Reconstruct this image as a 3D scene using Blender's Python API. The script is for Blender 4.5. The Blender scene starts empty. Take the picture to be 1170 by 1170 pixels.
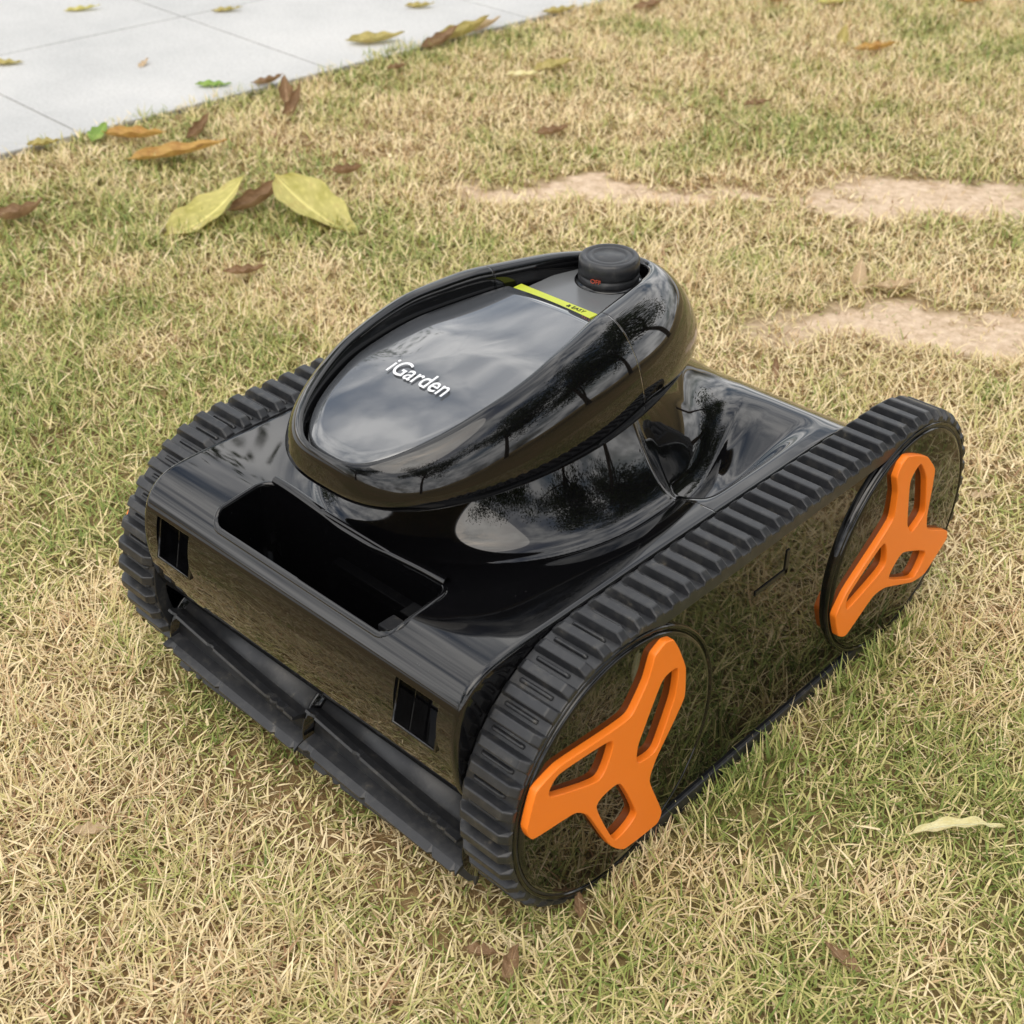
import bpy, bmesh, math, random
import numpy as np
from mathutils import Vector, Matrix, Euler
random.seed(7); rng=np.random.default_rng(7)
sc=bpy.context.scene; COL=sc.collection

# ---------------------------------------------------------------- helpers
def mat(name, base=(.5,.5,.5), rough=.5, spec=.5, coat=0, metal=0):
    m=bpy.data.materials.new(name); m.use_nodes=True
    b=m.node_tree.nodes['Principled BSDF']
    b.inputs['Base Color'].default_value=(*base,1); b.inputs['Roughness'].default_value=rough
    b.inputs['Specular IOR Level'].default_value=spec; b.inputs['Metallic'].default_value=metal
    b.inputs['Coat Weight'].default_value=coat; b.inputs['Coat Roughness'].default_value=.03
    return m
def nd(m,t,**k):
    n=m.node_tree.nodes.new(t)
    for a,b in k.items(): setattr(n,a,b)
    return n
def lk(m,a,b): m.node_tree.links.new(a,b)
def bsdf(m): return m.node_tree.nodes['Principled BSDF']
def ramp(m,stops,interp='LINEAR'):
    r=nd(m,'ShaderNodeValToRGB'); cr=r.color_ramp; cr.interpolation=interp
    while len(cr.elements)<len(stops): cr.elements.new(.5)
    for e,(p,c) in zip(cr.elements,stops):
        e.position=p; e.color=(*c,1) if len(c)==3 else c
    return r
def noise(m,scale,detail=4,rough=.55,vec=None):
    n=nd(m,'ShaderNodeTexNoise'); n.inputs['Scale'].default_value=scale
    n.inputs['Detail'].default_value=detail; n.inputs['Roughness'].default_value=rough
    if vec is not None: lk(m,vec,n.inputs['Vector'])
    return n
def obj(name,me,parent=None,m=None,smooth=True):
    o=bpy.data.objects.new(name,me); COL.objects.link(o)
    if parent: o.parent=parent
    if m: me.materials.append(m)
    if smooth and len(me.polygons): me.polygons.foreach_set('use_smooth',[True]*len(me.polygons))
    return o
def mesh(name,v,f):
    me=bpy.data.meshes.new(name); me.from_pydata([tuple(p) for p in v],[],[tuple(q) for q in f]); me.update(); return me
def npmesh(name,V,F,m=None):
    k=F.shape[1]
    me=bpy.data.meshes.new(name); me.vertices.add(len(V)); me.vertices.foreach_set('co',np.ascontiguousarray(V,dtype=np.float32).ravel())
    me.loops.add(F.size); me.loops.foreach_set('vertex_index',np.ascontiguousarray(F,dtype=np.int32).ravel())
    me.polygons.add(len(F)); me.polygons.foreach_set('loop_start',np.arange(0,F.size,k,dtype=np.int32)); me.polygons.foreach_set('loop_total',np.full(len(F),k,dtype=np.int32))
    me.update(calc_edges=True)
    if m: me.materials.append(m)
    return me
def fixn(me):
    bm=bmesh.new(); bm.from_mesh(me); bmesh.ops.recalc_face_normals(bm,faces=bm.faces); bm.to_mesh(me); bm.free()
def mod_bevel(o,w,seg=3,ang=30):
    b=o.modifiers.new('bevel','BEVEL'); b.width=w; b.segments=seg; b.limit_method='ANGLE'; b.angle_limit=math.radians(ang); b.harden_normals=False
    return b
def box(name,lo,hi,parent,m,bev=.001):
    x0,y0,z0=lo;x1,y1,z1=hi
    v=[(x0,y0,z0),(x1,y0,z0),(x1,y1,z0),(x0,y1,z0),(x0,y0,z1),(x1,y0,z1),(x1,y1,z1),(x0,y1,z1)]
    f=[(0,3,2,1),(4,5,6,7),(0,1,5,4),(1,2,6,5),(2,3,7,6),(3,0,4,7)]
    o=obj(name,mesh(name,v,f),parent,m,False)
    if bev: mod_bevel(o,bev)
    return o
def bake(o):
    dg=bpy.context.evaluated_depsgraph_get(); me=bpy.data.meshes.new_from_object(o.evaluated_get(dg))
    o.modifiers.clear(); o.data=me
def lathe(name,prof,seg,axis,origin,parent,m):
    v=[];f=[]
    n=len(prof)
    for i in range(seg):
        a=2*math.pi*i/seg
        for r,h in prof:
            c,s=r*math.cos(a),r*math.sin(a)
            p={'x':(h,c,s),'z':(c,s,h)}[axis]
            v.append((p[0]+origin[0],p[1]+origin[1],p[2]+origin[2]))
    for i in range(seg):
        j=(i+1)%seg
        for k in range(n-1): f.append((i*n+k,j*n+k,j*n+k+1,i*n+k+1))
    me=mesh(name,v,f)
    bm=bmesh.new();bm.from_mesh(me);bmesh.ops.remove_doubles(bm,verts=bm.verts,dist=1e-6);bmesh.ops.recalc_face_normals(bm,faces=bm.faces);bm.to_mesh(me);bm.free()
    return obj(name,me,parent,m)
def catmull(P,n,closed=True):
    P=np.array(P,float);N=len(P);out=[]
    segs=N if closed else N-1
    for i in range(segs):
        g=lambda k:P[k%N] if closed else P[min(max(k,0),N-1)]
        p0,p1,p2,p3=g(i-1),g(i),g(i+1),g(i+2)
        nn=n if not callable(n) else n(p1,p2)
        for t in np.linspace(0,1,nn,endpoint=False):
            out.append(.5*((2*p1)+(-p0+p2)*t+(2*p0-5*p1+4*p2-p3)*t*t+(-p0+3*p1-3*p2+p3)*t**3))
    if not closed: out.append(P[-1])
    return np.array(out)

# ---------------------------------------------------------------- materials
def gloss_black(name,base,rough,seam=None,coat=.15):
    m=mat(name,base,rough,.5,coat)
    tc=nd(m,'ShaderNodeTexCoord')
    n=noise(m,60,3,.6,tc.outputs['Object'])
    r=nd(m,'ShaderNodeMapRange'); r.inputs[1].default_value=.4;r.inputs[2].default_value=.8
    r.inputs[3].default_value=rough; r.inputs[4].default_value=rough+.035
    lk(m,n.outputs[0],r.inputs[0]); lk(m,r.outputs[0],bsdf(m).inputs['Roughness'])
    n2=noise(m,1100,1,.5,tc.outputs['Object'])
    rp=ramp(m,[(0,base),(.76,base),(.82,tuple(c+.05 for c in base))]); lk(m,n2.outputs[0],rp.inputs[0]); lk(m,rp.outputs[0],bsdf(m).inputs['Base Color'])
    if seam is not None:
        sx=nd(m,'ShaderNodeSeparateXYZ'); lk(m,tc.outputs['Object'],sx.inputs[0])
        s=nd(m,'ShaderNodeMath',operation='SUBTRACT'); lk(m,sx.outputs[1],s.inputs[0]); s.inputs[1].default_value=seam
        ab=nd(m,'ShaderNodeMath',operation='ABSOLUTE'); lk(m,s.outputs[0],ab.inputs[0])
        mr=nd(m,'ShaderNodeMapRange'); mr.inputs[1].default_value=.0003; mr.inputs[2].default_value=.0008; lk(m,ab.outputs[0],mr.inputs[0])
        bp=nd(m,'ShaderNodeBump'); bp.inputs['Strength'].default_value=1; bp.inputs['Distance'].default_value=.0008; lk(m,mr.outputs[0],bp.inputs['Height']); lk(m,bp.outputs[0],bsdf(m).inputs['Normal']); lk(m,bp.outputs[0],bsdf(m).inputs['Coat Normal'])
    return m
M_black=gloss_black('gloss_black_plastic',(.003,.003,.0035),.02)
M_shell=gloss_black('gloss_black_shell',(.003,.003,.0035),.02,.142,.35)
M_panel=gloss_black('smoked_panel',(.070,.075,.083),.05,None,1.0)
bsdf(M_panel).inputs['Specular IOR Level'].default_value=1.0
M_dark=mat('dark_recess',(.005,.005,.005),.45)
M_deck=mat('satin_deck',(.14,.145,.15),.22)
M_rub=mat('black_rubber',(.018,.019,.021),.36)
tc=nd(M_rub,'ShaderNodeTexCoord'); n=noise(M_rub,120,5,.65,tc.outputs['Object'])
rp=ramp(M_rub,[(0,(.012,.013,.014)),(.5,(.020,.021,.024)),(.64,(.036,.036,.036)),(.78,(.12,.105,.085))]); lk(M_rub,n.outputs[0],rp.inputs[0]); lk(M_rub,rp.outputs[0],bsdf(M_rub).inputs['Base Color'])
bp=nd(M_rub,'ShaderNodeBump'); bp.inputs['Strength'].default_value=.15; lk(M_rub,n.outputs[0],bp.inputs['Height']); lk(M_rub,bp.outputs[0],bsdf(M_rub).inputs['Normal'])
M_or=mat('orange_plastic',(.97,.225,.016),.36)
tc=nd(M_or,'ShaderNodeTexCoord'); n=noise(M_or,500,3,.6,tc.outputs['Object'])
bp=nd(M_or,'ShaderNodeBump'); bp.inputs['Strength'].default_value=.06; lk(M_or,n.outputs[0],bp.inputs['Height']); lk(M_or,bp.outputs[0],bsdf(M_or).inputs['Normal'])
M_yel=mat('yellow_label',(.50,.56,.04),.4)
M_white=mat('white_print',(.75,.76,.78),.4)
M_red=mat('red_print',(.5,.08,.04),.4)

# ---------------------------------------------------------------- robot
R=bpy.data.objects.new('robotic_pool_cleaner',None); COL.objects.link(R)
W2=.1954; TW=.0412; L=.324; ZC=.1
def stadium(r,n):
    per=2*L+2*math.pi*r; out=[]
    for i in range(n):
        s=per*i/n
        if s<L: out.append((s,ZC+r,0,1))
        elif s<L+math.pi*r:
            a=math.pi/2-(s-L)/r; out.append((L+r*math.cos(a),ZC+r*math.sin(a),math.cos(a),math.sin(a)))
        elif s<2*L+math.pi*r: out.append((L-(s-L-math.pi*r),ZC-r,0,-1))
        else:
            a=-math.pi/2-(s-2*L-math.pi*r)/r; out.append((r*math.cos(a),ZC+r*math.sin(a),math.cos(a),math.sin(a)))
    return out
def track(sgn,name):
    v=[];f=[]
    xo=sgn*(W2-.0015); xi=sgn*(W2-TW)
    n=264; pts=stadium(.0955,n); pin=stadium(.086,n)
    for (y,z,_,_),(y2,z2,_,_) in zip(pts,pin):
        v+= [(xo,y,z),(xi,y,z),(xi,y2,z2),(xo,y2,z2)]
    for i in range(n):
        j=(i+1)%n
        for k in range(4):
            l=(k+1)%4; f.append((4*i+k,4*j+k,4*j+l,4*i+l))
    NR=80; rp=stadium(.0955,NR)
    for i,(y,z,ny,nz) in enumerate(rp):
        ty,tz=nz,-ny
        def rib(off,wb,wt,h,x0,x1,ch):
            b=len(v)
            d=1 if x1>x0 else -1
            secs=[(x0,.2),(x0+ch*d,1),(x1-ch*d,1),(x1,.35)]
            for xx,hs in secs:
                for (t,hh) in ((off-wb/2,-.001),(off-wt/2,h*hs),(off+wt/2,h*hs),(off+wb/2,-.001)):
                    v.append((sgn*xx,y+ty*t+ny*hh,z+tz*t+nz*hh))
            for k in range(3):
                for q in range(3):
                    a=b+4*k+q; f.append((a,a+1,a+5,a+4))
            f.append((b,b+1,b+2,b+3)); f.append((b+12,b+13,b+14,b+15))
        rib(0,.0094,.0062,.0062,W2-TW+.0005,W2-.0008,.005)
        rib(.0081,.0034,.0018,.0020,W2-TW+.006,W2-.010,.002)
    me=mesh(name,v,f); fixn(me)
    o=obj(name,me,R,M_rub,False); mod_bevel(o,.0008,2,25)
    return o
track(1,'track_belt_right'); track(-1,'track_belt_left')

def plate(name,sgn,r,x0,x1,m):
    pts=stadium(r,160); v=[(sgn*x0,y,z) for y,z,_,_ in pts]+[(sgn*x1,y,z) for y,z,_,_ in pts]; n=len(pts)
    f=[tuple(range(n)),tuple(range(n,2*n))]+[(i,(i+1)%n,n+(i+1)%n,n+i) for i in range(n)]
    me=mesh(name,v,f); fixn(me); o=obj(name,me,R,m,False); return o
ORF=[(30,83),(39,80),(46,68),(55,48),(57,22),(45,5),(31,-13),(25,-27),(43,-68),(38,-78),(1,-75),(-13,-60),(-36,-14),(-47,-3),(-86,3),(-91,17),(-83,43),(-63,49),(-18,44),(1,43),(14,61),(19,78)]
ORH=[[(44,52),(43,30),(28,-5),(11,-2),(11,12),(31,52)],[(-71,30),(-64,40),(-14,34),(-24,9)],[(-28,-9),(-7,-7),(13,-50),(-7,-57)]]
def rounded(P,k=.28):
    P=np.array(P,float)/1000
    for _ in range(3):
        Q=[]
        for i in range(len(P)):
            a,b=P[i],P[(i+1)%len(P)]
            q=k if _==0 else .25
            Q+= [a*(1-q)+b*q,a*q+b*(1-q)]
        P=np.array(Q)
    return P
def spoke(name,sgn,yc,rot):
    cu=bpy.data.curves.new(name,'CURVE'); cu.dimensions='2D'; cu.fill_mode='BOTH'; cu.extrude=.0020; cu.bevel_depth=.0008; cu.bevel_resolution=3
    for k,poly in enumerate([ORF]+ORH):
        P=rounded(poly,.12)
        c,s=math.cos(rot),math.sin(rot)
        P=np.stack([P[:,0]*c-P[:,1]*s,P[:,0]*s+P[:,1]*c],-1)
        sp=cu.splines.new('POLY'); sp.points.add(len(P)-1)
        for q,pp in zip(sp.points,P): q.co=(pp[0],pp[1],0,1)
        sp.use_cyclic_u=True
    cu.offset=-.0024
    o=bpy.data.objects.new(name,cu); COL.objects.link(o)
    o.matrix_world=Matrix(((0,0,sgn,sgn*(W2+.0026)),(1,0,0,yc),(0,1,0,ZC),(0,0,0,1)))
    bpy.context.view_layer.update()
    me=bpy.data.meshes.new_from_object(o.evaluated_get(bpy.context.evaluated_depsgraph_get()))
    me.transform(o.matrix_world); 
    if sgn<0: me.flip_normals()
    bpy.data.objects.remove(o)
    o=obj(name,me,R,None,False); me.materials.clear(); me.materials.append(M_or)
    return o
for sgn,sn in ((1,'right'),(-1,'left')):
    o=plate('side_panel_'+sn,sgn,.0925,W2-.03,W2-.004,M_black); mod_bevel(o,.0015,3)
    for yc,rt,wn in ((0,0,'front'),(L,math.radians(39),'rear')):
        prof=[(0,.0004),(.03,.0004),(.086,.0004),(.0885,0),(.0895,-.0012),(.0897,-.003),(.0909,-.003),(.0911,-.0008),(.0925,-.0002),(.0936,-.0012),(.0938,-.004),(.0938,-.03)]
        lathe('wheel_%s_%s'%(wn,sn),[(r,sgn*h) for r,h in prof],128,'x',(sgn*W2,yc,ZC),R,M_black)
        spoke('wheel_spoke_%s_%s'%(wn,sn),sgn,yc,rt)
    for a,b in (((.137,.150),(.173,.1535)),((.170,.150),(.1735,.169))):
        box('latch_mark',(min(sgn*(W2-.0045),sgn*(W2-.0032)),a[0],a[1]),(max(sgn*(W2-.0045),sgn*(W2-.0032)),b[0],b[1]),R,M_dark,0)

# hull
def sstep(a,b,x):
    t=min(1,max(0,(x-a)/(b-a))); return t*t*(3-2*t)
def nsamp(p1,p2):
    d=math.dist(p1,p2); return max(4,int(d/(.0016 if min(p1[1],p2[1])>.16 else .006)))
prof=catmull([(-.083,.100),(-.092,.113),(-.0965,.138),(-.0955,.163),(-.0885,.182),(-.075,.1925),(-.05,.196),(0,.196),(.1,.1955),(.2,.195),(.27,.194),(.305,.188),(.333,.170),(.352,.14),(.360,.1),(.345,.045),(.15,.035),(-.02,.04),(-.05,.06),(-.065,.095)],nsamp)
NP=len(prof)
def Hf(x,y,z):
    if z<.16: return 0
    w=sstep(.16,.188,z)
    yc=.11; b=.097 if y<yc else .150
    e=math.hypot(x/.082,(y-yc)/b)
    narrow=sstep(.140,.156,y)*.10*sstep(.30,.22,y)
    t=(e-1+narrow)/.46
    if t<=0: h=.045
    elif t<1: h=.045*(1-t)**2.3*(1+.3*t)
    else: h=0
    h-=.0020*math.exp(-((t-1.03)/.06)**2)*sstep(.30,.2,y)
    h-=.0045*math.exp(-((t-.95)/.35)**2)*sstep(.31,.2,y)
    ax=abs(x)
    h-=.020*sstep(.066,.100,ax)*sstep(.143,.122,ax)*sstep(.142,.170,y)*sstep(.300,.19,y)
    return h*w
NX=210; v=[];f=[]
HW=.1534
for i in range(NX+1):
    x=-HW+2*HW*i/NX
    e=max(0,abs(x)-(HW-.0035))/.0035
    for (y,z) in prof:
        drop=.003*(1-math.sqrt(max(0,1-min(e,1)**2)))
        cy,cz=.1,.1
        d=math.hypot(y-cy,z-cz)
        yy=y-(y-cy)/d*drop; zz=z-(z-cz)/d*drop
        v.append((x,yy,zz+Hf(x,y,z)))
for i in range(NX):
    for k in range(NP):
        l=(k+1)%NP; f.append((i*NP+k,(i+1)*NP+k,(i+1)*NP+l,i*NP+l))
f.append(tuple(range(NP))); f.append(tuple(NX*NP+k for k in range(NP)))
me=mesh('hull',v,f); fixn(me)
hull=obj('hull',me,R,M_shell)
def rbox(lo,hi,r):
    bm=bmesh.new(); bmesh.ops.create_cube(bm,size=1)
    for q in bm.verts: q.co=Vector([lo[a]+(q.co[a]+.5)*(hi[a]-lo[a]) for a in range(3)])
    ed=[e for e in bm.edges if abs((e.verts[0].co-e.verts[1].co).z)>1e-5 and abs((e.verts[0].co-e.verts[1].co).x)<1e-5]
    bmesh.ops.bevel(bm,geom=ed,offset=r,segments=6,affect='EDGES',profile=.5)
    me=bpy.data.meshes.new('cut'); bm.to_mesh(me); bm.free(); me.materials.append(M_dark)
    o=bpy.data.objects.new('cut',me); COL.objects.link(o); return o
cuts=[rbox((-.087,-.0835,.105),(.087,-.034,.26),.012)]
for sx in (-1,1):
    c=rbox((-.018,-.02,-.016),(.018,.02,.016),.001); c.location=(sx*.119,-.098,.158); c.rotation_euler=(math.radians(-14),0,0); cuts.append(c)
for c in cuts:
    b=hull.modifiers.new('b','BOOLEAN'); b.operation='DIFFERENCE'; b.object=c; b.solver='EXACT'
bpy.context.view_layer.update(); bake(hull)
for c in cuts: bpy.data.objects.remove(c)
def tube(name,pts,r,m,closed=True):
    cu=bpy.data.curves.new(name,'CURVE'); cu.dimensions='3D'; cu.bevel_depth=r; cu.bevel_resolution=4
    sp=cu.splines.new('POLY'); sp.points.add(len(pts)-1)
    for q,p in zip(sp.points,pts): q.co=(*p,1)
    sp.use_cyclic_u=closed
    o=bpy.data.objects.new(name,cu); COL.objects.link(o); bpy.context.view_layer.update()
    me=bpy.data.meshes.new_from_object(o.evaluated_get(bpy.context.evaluated_depsgraph_get())); bpy.data.objects.remove(o)
    me.materials.clear()
    return obj(name,me,R,m)
def rrect(x0,x1,y0,y1,r,zf,n=8):
    out=[]
    for cx,cy,a0 in ((x1-r,y1-r,0),(x0+r,y1-r,90),(x0+r,y0+r,180),(x1-r,y0+r,270)):
        for k in range(n+1):
            a=math.radians(a0+90*k/n); out.append((cx+r*math.cos(a),cy+r*math.sin(a)))
    return [(x,y,zf(x,y)) for x,y in out]
zt=lambda x,y: float(np.interp(y,[-.0885,-.075,-.05,0],[.182,.1925,.196,.196]))+Hf(x,y,.2)-.0005
tube('pocket_lip',rrect(-.088,.088,-.0845,-.033,.012,zt),.0020,M_black)
tube('pocket_rear_lip',[(x,-.0325,zt(x,-.0325)+.002) for x in np.linspace(-.082,.082,30)],.0034,M_black,False)
box('filter_bar',(-.07,-.075,.112),(.07,-.066,.120),R,M_rub,.001)
box('filter_clip',(.035,-.050,.112),(.060,-.036,.150),R,M_rub,.001)
for sx in (-1,1):
    pts=[]
    for (a,b) in ((-.018,-.016),(.018,-.016),(.018,.016),(-.018,.016)):
        vv=Euler((math.radians(-14),0,0)).to_matrix()@Vector((a,.0045,b)); pts.append((sx*.119+vv.x,-.098+vv.y,.158+vv.z))
    tube('notch_frame',pts,.0013,M_black)

# canopy
th=np.linspace(0,2*math.pi,145)[:-1]
def egg(yc,A,gt,ef,er):
    c,s=np.cos(th),np.sin(th); ex=np.where(c>0,er+(ef-er)*c,er)
    cc=np.linspace(-1.2,1.2,241); gg=np.interp(cc,[q[0] for q in gt],[q[1] for q in gt]); ker=np.hanning(41); ker/=ker.sum()
    gg=np.convolve(np.pad(gg,20,'edge'),ker,'valid')
    return np.stack([np.interp(c,cc,gg)*np.sign(s)*np.abs(s)**ex,yc-A*c],-1)
O=egg(.110,.168,[(-1,.0835),(0,.0935),(1,.1028)],.74,.86)
P=egg(.094,.146,[(-1,.042),(-.7,.042),(-.42,.045),(-.1,.054),(.2,.0625),(.5,.0665),(1,.066)],.74,.95)
zl=lambda y:np.interp(y,[-.06,0,.1,.2,.28],[.238,.239,.240,.243,.243])
zc=lambda y:np.interp(y,[-.058,-.03,.02,.08,.13,.2,.25,.28],[.261,.272,.288,.301,.305,.301,.293,.275])
zp=lambda y:np.interp(y,[-.056,-.05,-.02,.025,.08,.154,.21,.25],[.2555,.258,.269,.280,.287,.290,.285,.282])
def sm(fn):
    ys_=np.linspace(-.12,.34,461); g_=fn(ys_); k_=np.hanning(31); k_/=k_.sum(); g2=np.convolve(np.pad(g_,15,'edge'),k_,'valid')
    return lambda y:np.interp(y,ys_,g2)
zl,zc,zp=sm(zl),sm(zc),sm(zp)
C=np.array([0,.1])
rings=[]
def lev(Q,z): rings.append(np.column_stack([Q,z]))
for tt in (.80,.96):
    Q=C+(O-C)*tt; lev(Q,zl(O[:,1])-.004 if tt<.9 else zl(O[:,1])-.0015)
lev(C+(O-C)*.99,zl(O[:,1])+.0005)
lev(O,zl(O[:,1])+.006)
for a,kz in ((.95,.36),(.74,.72),(.44,.93),(.2,1.0),(.08,.985)):
    Q=P+(O-P)*a; z0=zl(Q[:,1]); lev(Q,z0+kz*(zc(Q[:,1])-z0))
lev(P+(O-P)*.02,zc(P[:,1])-.004)
lev(P,zp(P[:,1])-.004); lev(C+(P-C)*.985,zp(P[:,1])-.005)
for rr_ in (.9,.7,.45,.2,.02):
    Q=C+(P-C)*rr_; lev(Q,zp(Q[:,1])-.005)
V=np.concatenate(rings); n=len(th); F=[]
for a in range(len(rings)-1):
    for i in range(n):
        j=(i+1)%n; F.append((a*n+i,a*n+j,(a+1)*n+j,(a+1)*n+i))
F.append(tuple((len(rings)-1)*n+i for i in range(n)))
me=mesh('canopy',V,F); fixn(me); can=obj('canopy',me,R,M_shell)
s=can.modifiers.new('s','SUBSURF'); s.levels=2; s.render_levels=2
PQ=C+(P-C)*.982; PQ[:,1]=np.minimum(PQ[:,1],.1505)
rings=[]
C2=np.array([0,.06])
for a,dz in ((1,-.006),(1,-.0012),(.988,0),(.9,.0),(.7,0),(.45,0),(.2,0),(.02,0)):
    Q=C2+(PQ-C2)*a; rings.append(np.column_stack([Q,zp(Q[:,1])+dz+.0024-.0035*(Q[:,0]/.06)**2]))
V=np.concatenate(rings);F=[]
for a in range(len(rings)-1):
    for i in range(n):
        j=(i+1)%n; F.append((a*n+i,a*n+j,(a+1)*n+j,(a+1)*n+i))
F.append(tuple((len(rings)-1)*n+i for i in range(n)))
me=mesh('lid_panel',V,F); fixn(me); obj('lid_panel',me,R,M_panel)
box('label_strip',(-.037,.1508,.282),(.033,.1590,.2905),R,M_yel,.0006)
box('deck_plate',(-.035,.1598,.279),(.035,.226,.2880),R,M_deck,.002)
def text(name,body,size,loc,rotm,m,off=0.0,ext=.0002,sx=1):
    cu=bpy.data.curves.new(name,'FONT'); cu.body=body; cu.size=size; cu.align_x='CENTER'; cu.align_y='CENTER'; cu.extrude=ext; cu.offset=off
    o=bpy.data.objects.new(name,cu); COL.objects.link(o); o.rotation_euler=rotm; o.location=loc; o.scale=(sx,1,1); bpy.context.view_layer.update()
    me=bpy.data.meshes.new_from_object(o.evaluated_get(bpy.context.evaluated_depsgraph_get())); me.transform(o.matrix_world); bpy.data.objects.remove(o)
    me.materials.clear(); return obj(name,me,R,m,False)
sl=math.atan2(.287-.269,.1)
text('brand_lettering','iGarden',.020,(.001,.026,.2831),(sl*1.1,0,0),M_white,.0001,.0001,.80)
text('label_lettering','& EASY',.005,(.017,.1548,.2906),(0,0,0),M_dark)
kz=.2872
lathe('dial_base',[(0,.001),(.0232,.001),(.0240,0),(.0240,-.005)][::-1],96,'z',(0,.209,kz+.001),R,M_black)
lathe('dial_knob',[(.0205,0),(.0215,.001),(.0215,.0055),(.0207,.006),(.0207,.007),(.0215,.0075),(.0213,.0165),(.0200,.0185),(.0175,.0190),(.0165,.0182),(.0158,.0178),(.015,.0184),(.0125,.0186),(.0118,.0178),(.0105,.0178),(.0098,.0182),(0,.0182)],96,'z',(0,.209,kz+.001),R,M_rub)
text('dial_mark','OFF',.0045,(.006,.209-.0213,kz+.008),(math.radians(90),0,math.radians(15)),M_red)

# rollers
def roller(name,x0,x1,tw):
    v=[];f=[];nb=9; ns=60; yc,zc_=-.058,.058
    r_=np.random.default_rng(5)
    for b in range(nb):
        for s in range(ns+1):
            u=s/ns; x=x0+(x1-x0)*u; a=2*math.pi*b/nb+tw*u+.35
            rr=.0415-(.0022 if r_.uniform()<.07 else 0)
            for r,da in ((.026,-.09),(.036,-.045),(rr,.0),(rr,.045),(.034,.05),(.026,.06)):
                v.append((x,yc+r*math.cos(a+da),zc_+r*math.sin(a+da)))
        o=b*(ns+1)*6
        for s in range(ns):
            for k in range(5): f.append((o+s*6+k,o+s*6+k+1,o+s*6+k+7,o+s*6+k+6))
        f.append(tuple(o+k for k in range(6))); q=o+ns*6; f.append(tuple(q+k for k in range(6)))
    me=mesh(name,v,f); fixn(me); ob=obj(name,me,R,M_rub,False)
    lathe(name+'_core',[(0,x0),(.0275,x0),(.0275,x1),(0,x1)],40,'x',(0,yc,zc_),R,M_rub)
roller('brush_roller_left',-.150,-.004,.26); roller('brush_roller_right',.004,.150,.26)
for x in (-.1515,-.001,.1495):
    lathe('roller_bracket',[(0,x),(.034,x),(.034,x+.002),(0,x+.002)],40,'x',(0,-.058,.058),R,M_black)

# ---------------------------------------------------------------- camera
p=[0.5628489970617263, -0.47990317437671315, 0.6961606212139535, 2.332567780220327, 0.5988742144350199, -0.00268672763700212]
cam=bpy.data.cameras.new('camera'); co=bpy.data.objects.new('camera',cam); COL.objects.link(co); sc.camera=co
yw,pt,rl=p[3:6]
fv=Vector((math.cos(pt)*math.cos(yw),math.cos(pt)*math.sin(yw),-math.sin(pt))); rv=Vector((math.sin(yw),-math.cos(yw),0)); uv=rv.cross(fv)
r2=rv*math.cos(rl)+uv*math.sin(rl); u2=-rv*math.sin(rl)+uv*math.cos(rl)
co.matrix_world=Matrix((( r2.x,u2.x,-fv.x,p[0]),(r2.y,u2.y,-fv.y,p[1]),(r2.z,u2.z,-fv.z,p[2]),(0,0,0,1)))
cam.sensor_width=36; cam.lens=math.exp(7.356251761274605)/1170*36; cam.clip_start=.02; cam.clip_end=2000
cam.dof.use_dof=True; cam.dof.focus_distance=.93; cam.dof.aperture_fstop=14

# ---------------------------------------------------------------- world & sun
w=bpy.data.worlds.new('World'); sc.world=w; w.use_nodes=True; nt=w.node_tree; nt.nodes.clear()
class WM: node_tree=nt
wm=WM()
sky=nd(wm,'ShaderNodeTexSky'); sky.sky_type='NISHITA'; sky.sun_disc=False
SE,SA=math.radians(58),math.radians(150)
sky.sun_elevation=SE; sky.sun_rotation=SA; sky.air_density=1.5; sky.dust_density=4
tcw=nd(wm,'ShaderNodeTexCoord'); mp=nd(wm,'ShaderNodeMapping'); mp.inputs['Scale'].default_value=(1,1,2.2); lk(wm,tcw.outputs['Generated'],mp.inputs[0])
nz=noise(wm,2.3,4,.58,mp.outputs[0])
cr=ramp(wm,[(.34,(0,0,0)),(.54,(1,1,1))]); lk(wm,nz.outputs[0],cr.inputs[0])
nz2=noise(wm,4.5,6,.6,mp.outputs[0])
cc=ramp(wm,[(.36,(5.2,5.5,6.0)),(.60,(15.0,14.8,14.5))]); lk(wm,nz2.outputs[0],cc.inputs[0])
mx=nd(wm,'ShaderNodeMixRGB'); lk(wm,cr.outputs[0],mx.inputs[0]); lk(wm,sky.outputs[0],mx.inputs[1]); lk(wm,cc.outputs[0],mx.inputs[2])
bg=nd(wm,'ShaderNodeBackground'); bg.inputs[1].default_value=.145; lk(wm,mx.outputs[0],bg.inputs[0])
ow=nd(wm,'ShaderNodeOutputWorld'); lk(wm,bg.outputs[0],ow.inputs[0])
sl_=bpy.data.lights.new('sun','SUN'); sl_.energy=1.3; sl_.angle=math.radians(55); sl_.color=(1,.93,.82)
so=bpy.data.objects.new('sun',sl_); COL.objects.link(so)
sd=Vector((math.cos(SE)*math.sin(SA),math.cos(SE)*math.cos(SA),math.sin(SE)))
so.rotation_euler=sd.to_track_quat('Z','Y').to_euler()
sc.view_settings.view_transform='Standard'

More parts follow.
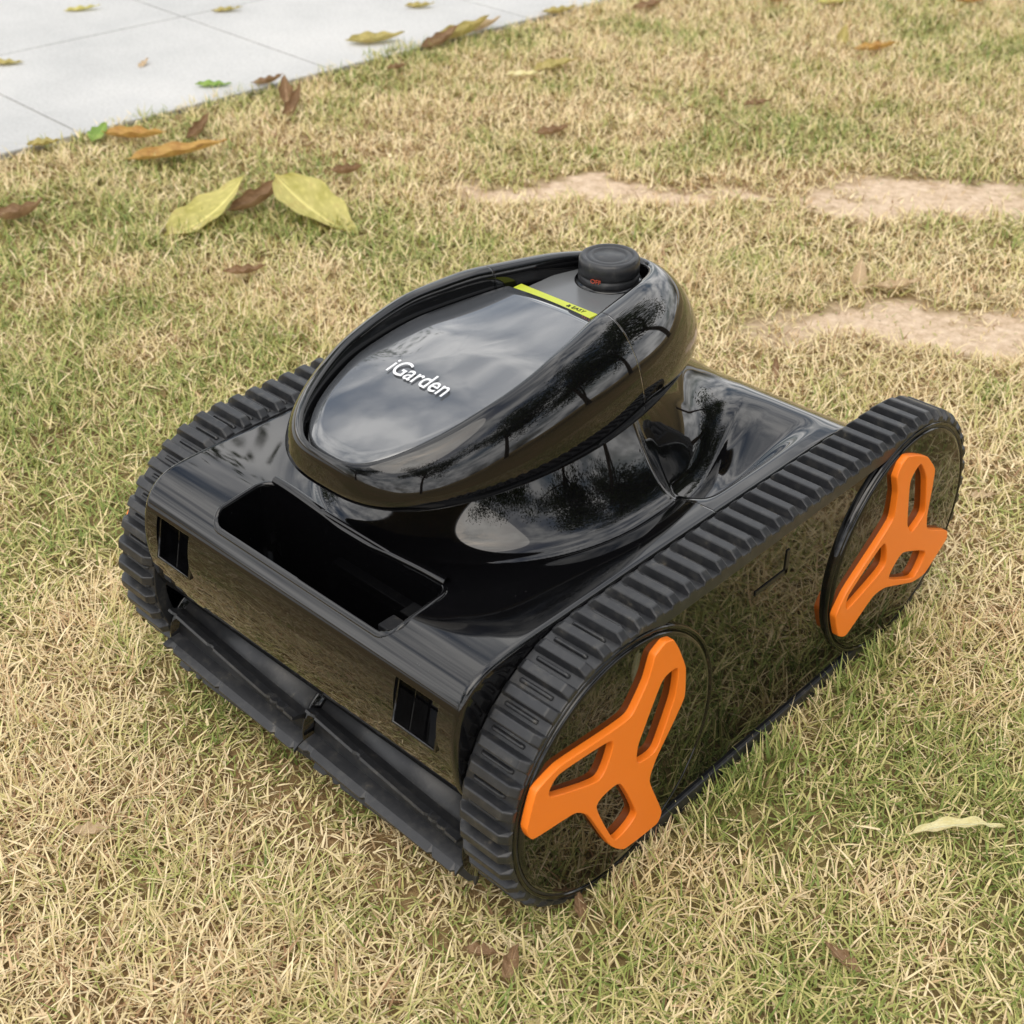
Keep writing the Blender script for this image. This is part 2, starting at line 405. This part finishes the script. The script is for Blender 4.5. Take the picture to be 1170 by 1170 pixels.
# ---------------------------------------------------------------- ground
BARE=[(-.04,.875,.17,.045),(-.24,1.214,.11,.05),(-.622,.894,.15,.028),(-.33,1.10,.06,.03),(-.50,.98,.07,.022)]
rxy=np.array([.7236,.6902]); fxy=np.array([-.6902,.7236])
NG=rng.uniform(0,1,(8,256,256))
def vnoise(x,y,sc_,k=0):
    x=np.asarray(x)*sc_+100.3; y=np.asarray(y)*sc_+77.7
    i=np.floor(x).astype(int); j=np.floor(y).astype(int); fx=x-i; fy=y-j; fx=fx*fx*(3-2*fx); fy=fy*fy*(3-2*fy)
    g=NG[k]; a=g[i%256,j%256]; b=g[(i+1)%256,j%256]; c=g[i%256,(j+1)%256]; d=g[(i+1)%256,(j+1)%256]
    return (a*(1-fx)+b*fx)*(1-fy)+(c*(1-fx)+d*fx)*fy
def fbm(x,y,sc_,k=0): return (vnoise(x,y,sc_,k)+.5*vnoise(x,y,sc_*2.1,k+1)+.25*vnoise(x,y,sc_*4.3,k+2))/1.75
def bare(x,y):
    x=np.asarray(x,float);y=np.asarray(y,float)
    wx=x+(fbm(x,y,12,0)-.5)*.16+(fbm(x,y,60,3)-.5)*.07; wy=y+(fbm(x,y,12,2)-.5)*.16+(fbm(x,y,60,4)-.5)*.07
    s=np.zeros_like(x)
    for bx,by,a,b in BARE:
        dx,dy=wx-bx,wy-by; u=(dx*rxy[0]+dy*rxy[1])/a; q=(dx*fxy[0]+dy*fxy[1])/b
        s=np.maximum(s,1-np.hypot(u,q)*.58)
    return np.clip(s*1.5,0,1)
M_g=mat('lawn_soil',(.2,.15,.09),.95,.1)
g=nd(M_g,'ShaderNodeNewGeometry')
n1=noise(M_g,2.2,5,.6,g.outputs['Position']); n2=noise(M_g,140,6,.7,g.outputs['Position'])
r1=ramp(M_g,[(.2,(.15,.10,.055)),(.5,(.30,.22,.12)),(.75,(.46,.35,.20))]); lk(M_g,n2.outputs[0],r1.inputs[0])
r2_=ramp(M_g,[(.4,(.85,.92,.7)),(.62,(1.1,1,.9))]); lk(M_g,n1.outputs[0],r2_.inputs[0])
mm=nd(M_g,'ShaderNodeMixRGB',blend_type='MULTIPLY'); mm.inputs[0].default_value=1; lk(M_g,r1.outputs[0],mm.inputs[1]); lk(M_g,r2_.outputs[0],mm.inputs[2])
at=nd(M_g,'ShaderNodeAttribute'); at.attribute_name='bare'
n3=noise(M_g,75,6,.75,g.outputs['Position']); sr=ramp(M_g,[(.3,(.46,.33,.21)),(.5,(.68,.52,.37)),(.7,(.84,.68,.52))]); lk(M_g,n3.outputs[0],sr.inputs[0])
m2=nd(M_g,'ShaderNodeMixRGB'); lk(M_g,at.outputs['Fac'],m2.inputs[0]); lk(M_g,mm.outputs[0],m2.inputs[1]); lk(M_g,sr.outputs[0],m2.inputs[2]); lk(M_g,m2.outputs[0],bsdf(M_g).inputs['Base Color'])
bp=nd(M_g,'ShaderNodeBump'); bp.inputs['Strength'].default_value=.7; bp.inputs['Distance'].default_value=.008; lk(M_g,n3.outputs[0],bp.inputs['Height']); lk(M_g,bp.outputs[0],bsdf(M_g).inputs['Normal'])
def axis(a,b,st):
    inner=list(np.arange(a,b+1e-6,st)); out=[]; s=st; x=b
    while x<800: s*=1.6; x+=s; out.append(x)
    lo=[];s=st;x=a
    while x>-800: s*=1.6; x-=s; lo.append(x)
    return lo[::-1]+inner+out
def gz(x,y): return .004*np.sin(3.1*x+1)*np.sin(2.7*y)+.002*np.sin(13*x)*np.cos(11*y+x*5)-.004
xs=np.array(axis(-1.6,1.8,.015)); ys=np.array(axis(-1.2,3.4,.015))
X,Y=np.meshgrid(xs,ys); x_,y_=X.ravel(),Y.ravel()
near=(np.abs(x_)<3)&(np.abs(y_)<5)
z_=np.where(near,gz(x_,y_),-.004); bv=np.where(near,bare(x_,y_),0)
nxs=len(xs); jj,ii=np.meshgrid(np.arange(len(ys)-1),np.arange(nxs-1),indexing='ij'); b0=(jj*nxs+ii).ravel()
me=npmesh('lawn_ground',np.stack([x_,y_,z_],-1),np.stack([b0,b0+1,b0+nxs+1,b0+nxs],-1)); a=me.attributes.new('bare','FLOAT','POINT'); a.data.foreach_set('value',np.clip(bv*1.5,0,1).astype(np.float32)); obj('lawn_ground',me,None,M_g)

# pavement
M_c=mat('concrete',(.5,.5,.48),.8,.3)
g=nd(M_c,'ShaderNodeNewGeometry'); n1=noise(M_c,3,6,.6,g.outputs['Position']); n2=noise(M_c,180,3,.6,g.outputs['Position'])
r1=ramp(M_c,[(.3,(.47,.475,.47)),(.55,(.57,.57,.56)),(.75,(.63,.625,.61))]); lk(M_c,n1.outputs[0],r1.inputs[0])
r2_=ramp(M_c,[(.3,(.84,.84,.84)),(.6,(1,1,1))]); lk(M_c,n2.outputs[0],r2_.inputs[0])
mm=nd(M_c,'ShaderNodeMixRGB',blend_type='MULTIPLY'); mm.inputs[0].default_value=1; lk(M_c,r1.outputs[0],mm.inputs[1]); lk(M_c,r2_.outputs[0],mm.inputs[2]); lk(M_c,mm.outputs[0],bsdf(M_c).inputs['Base Color'])
PV=bpy.data.objects.new('concrete_path',None); COL.objects.link(PV)
v=[];f=[]
T=.47; X0=-1.285; PA=math.radians(-3.2)
Rz=Matrix.Rotation(PA,3,'Z'); pc=Vector((X0,.9,0)); PV.rotation_euler=(0,0,PA); PV.location=pc-Rz@pc
for i in range(7):
    for j in range(-14,40):
        x1=X0-i*T-.002; x0=x1-T+.004; y0=.54+j*T+.002; y1=y0+T-.004
        b=len(v)
        for (x,y,z) in ((x0,y0,-.02),(x1,y0,-.02),(x1,y1,-.02),(x0,y1,-.02),(x0,y0,.005),(x1,y0,.005),(x1,y1,.005),(x0,y1,.005)):
            v.append((x,y,z))
        f+=[(b+0,b+3,b+2,b+1),(b+4,b+5,b+6,b+7),(b,b+1,b+5,b+4),(b+1,b+2,b+6,b+5),(b+2,b+3,b+7,b+6),(b+3,b,b+4,b+7)]
o=obj('slabs',mesh('slabs',v,f),PV,M_c,False); mod_bevel(o,.0015,2)
M_j=mat('joint_mortar',(.36,.35,.33),.95,.1)
box('joint_bed',(X0-7*T,.54-14*T,-.03),(X0-.001,.54+40*T,.0025),PV,M_j,0)
def path_edge(y): return X0-math.tan(PA)*(y-.9)

# ---------------------------------------------------------------- grass
M_gr=mat('dry_grass_blades',(.4,.3,.15),.55,.3)
at=nd(M_gr,'ShaderNodeAttribute'); at.attribute_name='rnd'
cr=ramp(M_gr,[(.0,(.17,.23,.05)),(.20,(.33,.37,.10)),(.34,(.54,.50,.19)),(.5,(.72,.59,.31)),(.75,(.88,.74,.47)),(.93,(.64,.44,.24)),(1,(.32,.19,.10))]); lk(M_gr,at.outputs['Fac'],cr.inputs[0])
lk(M_gr,cr.outputs[0],bsdf(M_gr).inputs['Base Color'])
cx,cy=p[0],p[1]
def build_grass():
    N=2700000
    x=rng.uniform(-1.5,1.1,N); y=rng.uniform(-.75,3.2,N)
    d=np.hypot(x-cx,y-cy); ang=np.arctan2(y-cy,x-cx)-2.3326
    inview=(np.abs(ang)<.50)|((np.abs(ang)<.8)&(d<.75))
    dens=np.where(d<1.0,1.0,np.where(d<1.6,.66,.42))*np.where(inview,1,.25)
    clump=fbm(x,y,55,0)
    dens*=np.clip(.10+1.6*clump,0,1)
    bb=bare(x,y); dens*=1-.92*np.clip(bb*1.4,0,1)
    dens[(np.abs(x)<.175)&(y>-.03)&(y<.33)]=0
    edge=path_edge(y)+ (fbm(x,y,22,1)-.5)*.09+(fbm(x,y,90,3)-.5)*.05
    dens[x<edge]=0
    skirt=(np.abs(x)>.197)&(np.abs(x)<.225)&(y>-.03)&(y<.40)
    dens[skirt]=np.maximum(dens[skirt],.9)
    keep=rng.uniform(0,1,N)<dens*.50
    x,y,d,bb,skirt=x[keep],y[keep],d[keep],bb[keep],skirt[keep]; N=len(x)
    tall=fbm(x,y,9,1); green=fbm(x,y,2.6,2)*.50+fbm(x,y,11,3)*.50
    flat=rng.uniform(0,1,N)**.55
    flat[skirt]*=.6
    ln=rng.uniform(.010,.029,N)*(.60+.8*tall)*(1-.6*bb)
    wscale=np.where(d<1.0,1,np.where(d<1.6,1.12,1.4))
    wd=rng.uniform(.00042,.00095,N)*wscale
    foot=(np.abs(x)<.197)&(y>-.14)&(y<.45); ln[foot]*=.7
    hd=rng.uniform(0,2*np.pi,N); ca,sa=np.cos(hd),np.sin(hd)
    tilt0=.1+1.2*flat; bend=rng.uniform(-.2,1.0,N); tws=rng.uniform(-1,1,N)
    pos=np.stack([x,y,gz(x,y)-.001+rng.uniform(0,.009,N)*flat*(1-.8*bb)],-1); vs=[]; S=3
    for s in range(S+1):
        u=s/S; t=np.clip(tilt0+bend*u,0,1.66); wv=wd*(1-u**2*.92)
        off=np.stack([-sa*np.cos(tws*u)*wv,ca*np.cos(tws*u)*wv,np.sin(tws*u)*.6*wv],-1)
        vs+=[pos-off,pos+off]
        pos=pos+np.stack([ca*np.sin(t),sa*np.sin(t),np.cos(t)],-1)*(ln/S)[:,None]
    V=np.stack(vs,1).reshape(-1,3); m=2*(S+1)
    base=(np.arange(N)*m)[:,None]
    F=np.stack([base+np.array([[2*s,2*s+1,2*s+3,2*s+2]]) for s in range(S)],1).reshape(-1,4)
    me=npmesh('dry_grass',V,F,M_gr)
    r=np.clip(rng.normal(.62,.22,N)-np.clip((green-.43)*2.7,-.08,.50)*(1-.4*flat),0.0,1)
    a=me.attributes.new('rnd','FLOAT','POINT'); a.data.foreach_set('value',np.repeat(r,m).astype(np.float32))
    o=bpy.data.objects.new('dry_grass',me); COL.objects.link(o)
    print('blades',N)
build_grass()

# ---------------------------------------------------------------- leaves
def leaf_mat(name,c1,c2,c3):
    m=mat(name,c1,.5,.3); tc=nd(m,'ShaderNodeTexCoord'); n=noise(m,28,5,.65,tc.outputs['Object'])
    r=ramp(m,[(.32,c1),(.55,c2),(.72,c3)]); lk(m,n.outputs[0],r.inputs[0])
    at=nd(m,'ShaderNodeAttribute'); at.attribute_name='vein'
    mx=nd(m,'ShaderNodeMixRGB'); lk(m,at.outputs['Fac'],mx.inputs[0]); lk(m,r.outputs[0],mx.inputs[1]); mx.inputs[2].default_value=(*[min(1,q*1.5+.04) for q in c2],1)
    lk(m,mx.outputs[0],bsdf(m).inputs['Base Color'])
    bp=nd(m,'ShaderNodeBump'); bp.inputs['Strength'].default_value=.5; bp.inputs['Distance'].default_value=.002; lk(m,at.outputs['Fac'],bp.inputs['Height']); lk(m,bp.outputs[0],bsdf(m).inputs['Normal'])
    tr=nd(m,'ShaderNodeBsdfTranslucent'); lk(m,mx.outputs[0],tr.inputs[0]); ms=nd(m,'ShaderNodeMixShader'); ms.inputs[0].default_value=.25
    lk(m,bsdf(m).outputs[0],ms.inputs[1]); lk(m,tr.outputs[0],ms.inputs[2]); on=[q for q in m.node_tree.nodes if q.type=='OUTPUT_MATERIAL'][0]; lk(m,ms.outputs[0],on.inputs[0])
    return m
LM={'y':leaf_mat('leaf_yellow_green',(.44,.41,.10),(.62,.56,.20),(.50,.38,.12)),
    'o':leaf_mat('leaf_olive',(.34,.29,.09),(.50,.42,.15),(.36,.23,.09)),
    'r':leaf_mat('leaf_orange_brown',(.40,.20,.06),(.56,.35,.10),(.28,.14,.06)),
    'b':leaf_mat('leaf_brown',(.20,.12,.06),(.32,.20,.11),(.42,.29,.16)),
    'g':leaf_mat('leaf_green',(.16,.28,.05),(.28,.42,.09),(.42,.45,.14)),
    't':leaf_mat('leaf_tan',(.50,.36,.22),(.62,.48,.31),(.40,.27,.16)),
    'p':leaf_mat('leaf_pale',(.72,.62,.25),(.85,.78,.45),(.6,.45,.2))}
def leaf_geo(Ln,Wd,curl,fold,twist,seed):
    r=np.random.default_rng(seed); nu,nv=22,10; V=[];ve=[]
    y=z=0; a=-curl/2
    ph=r.uniform(0,6); 
    for i in range(nu+1):
        u=i/nu; wd=Wd*max(0,math.sin(math.pi*min(1,u**.85)))**.8*(1+.05*math.sin(17*u+ph)); 
        if u<.08: wd=max(wd*.3,.0012)
        tw=twist*(u-.5)
        for j in range(-nv,nv+1):
            vv=j/nv; x=vv*wd/2*math.cos(fold*abs(vv)); h=abs(vv)*wd/2*math.sin(fold*(.4+.6*abs(vv)))+.0015*math.sin(22*u+3*vv+ph)*abs(vv)
            xx=x*math.cos(tw)-h*math.sin(tw); hh=x*math.sin(tw)+h*math.cos(tw)
            V.append((xx,y-hh*math.sin(a),z+hh*math.cos(a)))
            sv=abs(((u*9-abs(vv)*1.3)%1)-.5)*2
            ve.append(1.0 if j==0 else (.35 if sv>.86 else 0))
        a=-curl/2+curl*u; y+=Ln/nu*math.cos(a); z+=Ln/nu*math.sin(a)
    V=np.array(V); V[:,1]-=V[:,1].mean(); V[:,2]-=V[:,2].min()
    m=2*nv+1; F=np.array([(i*m+j,i*m+j+1,(i+1)*m+j+1,(i+1)*m+j) for i in range(nu) for j in range(m-1)])
    return V,F,np.array(ve)
def add_leaf(x,y,Ln,wr,kind,yaw,curl=.6,fold=.5,tilt=0,roll=0,z=.014,twist=.4,seed=0):
    V,F,ve=leaf_geo(Ln,Ln*wr,curl,fold,twist,seed)
    me=npmesh('fallen_leaf',V,F); a=me.attributes.new('vein','FLOAT','POINT'); a.data.foreach_set('value',ve.astype(np.float32))
    o=obj('fallen_leaf',me,None,LM[kind]); o.location=(x,y,z); o.rotation_euler=(tilt,roll,yaw)
# x, y (mm), length, width ratio, kind, heading (deg), curl, fold, tilt
LEAVES=[(-892,475,.150,.46,'y',50,.9,.4,.30),(-805,578,.150,.56,'y',-35,.6,.35,-.35),(-879,551,.11,.38,'b',40,1.3,.9,.3),
(-1110,580,.150,.30,'r',8,.5,.6,.15),(-1219,579,.11,.34,'r',-15,.7,.7,.1),(-1170,662,.07,.45,'b',60,1.6,1,.4),(-1271,551,.06,.5,'g',80,.5,.5,.2),
(-1204,853,.085,.45,'b',100,1.6,.9,.4),(-1159,835,.08,.4,'b',60,1.8,1,.7),(-1286,882,.06,.4,'b',0,1.2,.8,.3),(-876,699,.055,.5,'b',0,1.6,.9,.2),
(-1003,1272,.085,.42,'o',20,.4,.5,.15),(-1007,1201,.07,.3,'p',10,.4,.5,0),(-659,1729,.08,.42,'r',-15,.9,.7,.25),(-734,1741,.07,.38,'o',70,1,.7,.5),(-881,1967,.10,.38,'y',0,.6,.5,.15),
(-1253,1301,.12,.42,'o',20,1.2,.8,.3),(-1246,1238,.10,.4,'b',40,1.3,.8,.3),(-1344,1169,.11,.42,'o',10,.8,.6,.1),(-1264,1355,.09,.4,'t',0,1.2,.8,.3),(-1463,1389,.06,.4,'o',0,.8,.6,.1),
(-777,1016,.06,.45,'b',10,1.3,.8,.2),(341,178,.066,.16,'p',4,-.7,.6,0),(-712,397,.055,.4,'b',10,1.1,.8,.1),(-1065,302,.09,.45,'b',0,1.6,.8,.3),
(-169,882,.06,.4,'t',75,1.0,.7,.5),(-125,897,.06,.35,'t',10,.9,.7,.1),(180,-107,.022,.5,'b',-10,1.0,.7,0),(199,-100,.026,.5,'b',70,1.2,.7,.2),(201,-40,.024,.4,'b',95,1.0,.7,.2),
(-75,-216,.026,.5,'t',10,1,.7,0),(341,39,.028,.4,'b',130,1,.7,.1),(-635,1338,.05,.4,'b',15,1,.7,.1),(-1129,1682,.08,.4,'b',20,1,.7,.2),(-976,1897,.08,.35,'r',0,1,.7,.1),(-694,2142,.07,.4,'r',0,1,.7,.1),
(-1925,930,.07,.3,'y',15,.5,.5,.1),(-1715,1117,.06,.35,'o',10,.5,.5,.1),(-1532,804,.035,.4,'t',70,.5,.5,.3),(-1348,816,.06,.4,'g',5,.4,.4,0),(-1709,645,.06,.4,'o',5,.4,.4,0),(-115,632,.03,.3,'b',80,1,.6,.6),(160,557,.025,.5,'t',0,1,.6,.1),
(-1230,1536,.07,.4,'o',0,1,.7,.2),(-1190,1080,.04,.5,'b',0,1.2,.8,.2),(-1290,470,.05,.5,'o',10,.7,.6,.1),(-1152,104,.05,.5,'b',60,1.2,.8,.3)]
for k,(x,y,Ln,wr,kd,an,cu_,fo,ti) in enumerate(LEAVES):
    x/=1000;y/=1000
    add_leaf(x,y,Ln,wr,kd,math.radians(43.6+an-90),cu_,fo,ti,0,.009 if x>path_edge(y) else .0065,seed=k)

# ---------------------------------------------------------------- trees around the lawn
M_bk=mat('tree_bark',(.11,.085,.06),.9,.2); M_lf=mat('tree_foliage',(.05,.085,.02),.55,.3)
tc=nd(M_lf,'ShaderNodeNewGeometry'); n=noise(M_lf,1.4,3,.6,tc.outputs['Position']); r=ramp(M_lf,[(.3,(.03,.055,.012)),(.6,(.07,.11,.025)),(.8,(.11,.13,.04))]); lk(M_lf,n.outputs[0],r.inputs[0]); lk(M_lf,r.outputs[0],bsdf(M_lf).inputs['Base Color'])
def tree(x,y,h,seed):
    r=np.random.default_rng(seed); E=bpy.data.objects.new('tree',None); COL.objects.link(E); E.location=(x,y,0)
    v=[];f=[];tips=[]
    def limb(a,b,r0,r1,bd):
        a,b=np.array(a,float),np.array(b,float); d=(b-a); ax=d/np.linalg.norm(d); s=np.cross(ax,[.3,.9,.1]); s/=np.linalg.norm(s); t=np.cross(ax,s); o=len(v); S=6
        side=r.normal(0,1,3)*bd
        for i in range(S+1):
            u=i/S; c=a+d*u+side*math.sin(math.pi*u); rr=r0+(r1-r0)*u
            for q in range(8): an=q*math.pi/4; v.append(tuple(c+rr*(s*math.cos(an)+t*math.sin(an))))
        for i in range(S):
            for q in range(8): f.append((o+i*8+q,o+i*8+(q+1)%8,o+(i+1)*8+(q+1)%8,o+(i+1)*8+q))
    limb((0,0,-.1),(r.normal(0,.2),r.normal(0,.2),h*.55),.16,.09,.08)
    for k in range(11):
        a=r.uniform(0,6.28); z0=h*r.uniform(.28,.55); ln=h*r.uniform(.22,.40); e=(math.cos(a)*ln,math.sin(a)*ln,z0+ln*r.uniform(.3,1.0)); limb((0,0,z0),e,.06,.015,.12); tips.append(e)
        for q in range(3):
            u=r.uniform(.4,1); b0=np.array([0,0,z0])*(1-u)+np.array(e)*u; e2=b0+r.normal(0,1,3)*h*.09; limb(b0,e2,.02,.006,.03); tips.append(tuple(e2))
    obj('trunk_and_limbs',mesh('trunk_and_limbs',v,f),E,M_bk)
    T_=np.array(tips); M=11000; c=T_[r.integers(0,len(T_),M)]+r.normal(0,1,(M,3))*np.array([.42,.42,.30])*h/7
    A=r.normal(0,1,(M,3)); A/=np.linalg.norm(A,axis=1)[:,None]; B=np.cross(A,r.normal(0,1,(M,3))); B/=np.linalg.norm(B,axis=1)[:,None]
    s=r.uniform(.05,.11,M)[:,None]*h/7
    V=np.stack([c-A*s,c-B*s*.45,c+A*s,c+B*s*.45],1).reshape(-1,3); F=np.arange(4*M).reshape(-1,4)
    o=bpy.data.objects.new('crown',npmesh('crown',V,F,M_lf)); COL.objects.link(o); o.parent=E
for k,(x,y,h) in enumerate([(5.2,4.6,6.5),(2.2,8.5,7.5),(7.5,1.2,7.0),(6.0,-4.5,6.0),(-1.5,-8.0,7.0),(-10,3.0,7.5),(9.5,8,8),(4.2,6.6,6.2)]): tree(x,y,h,k+3)
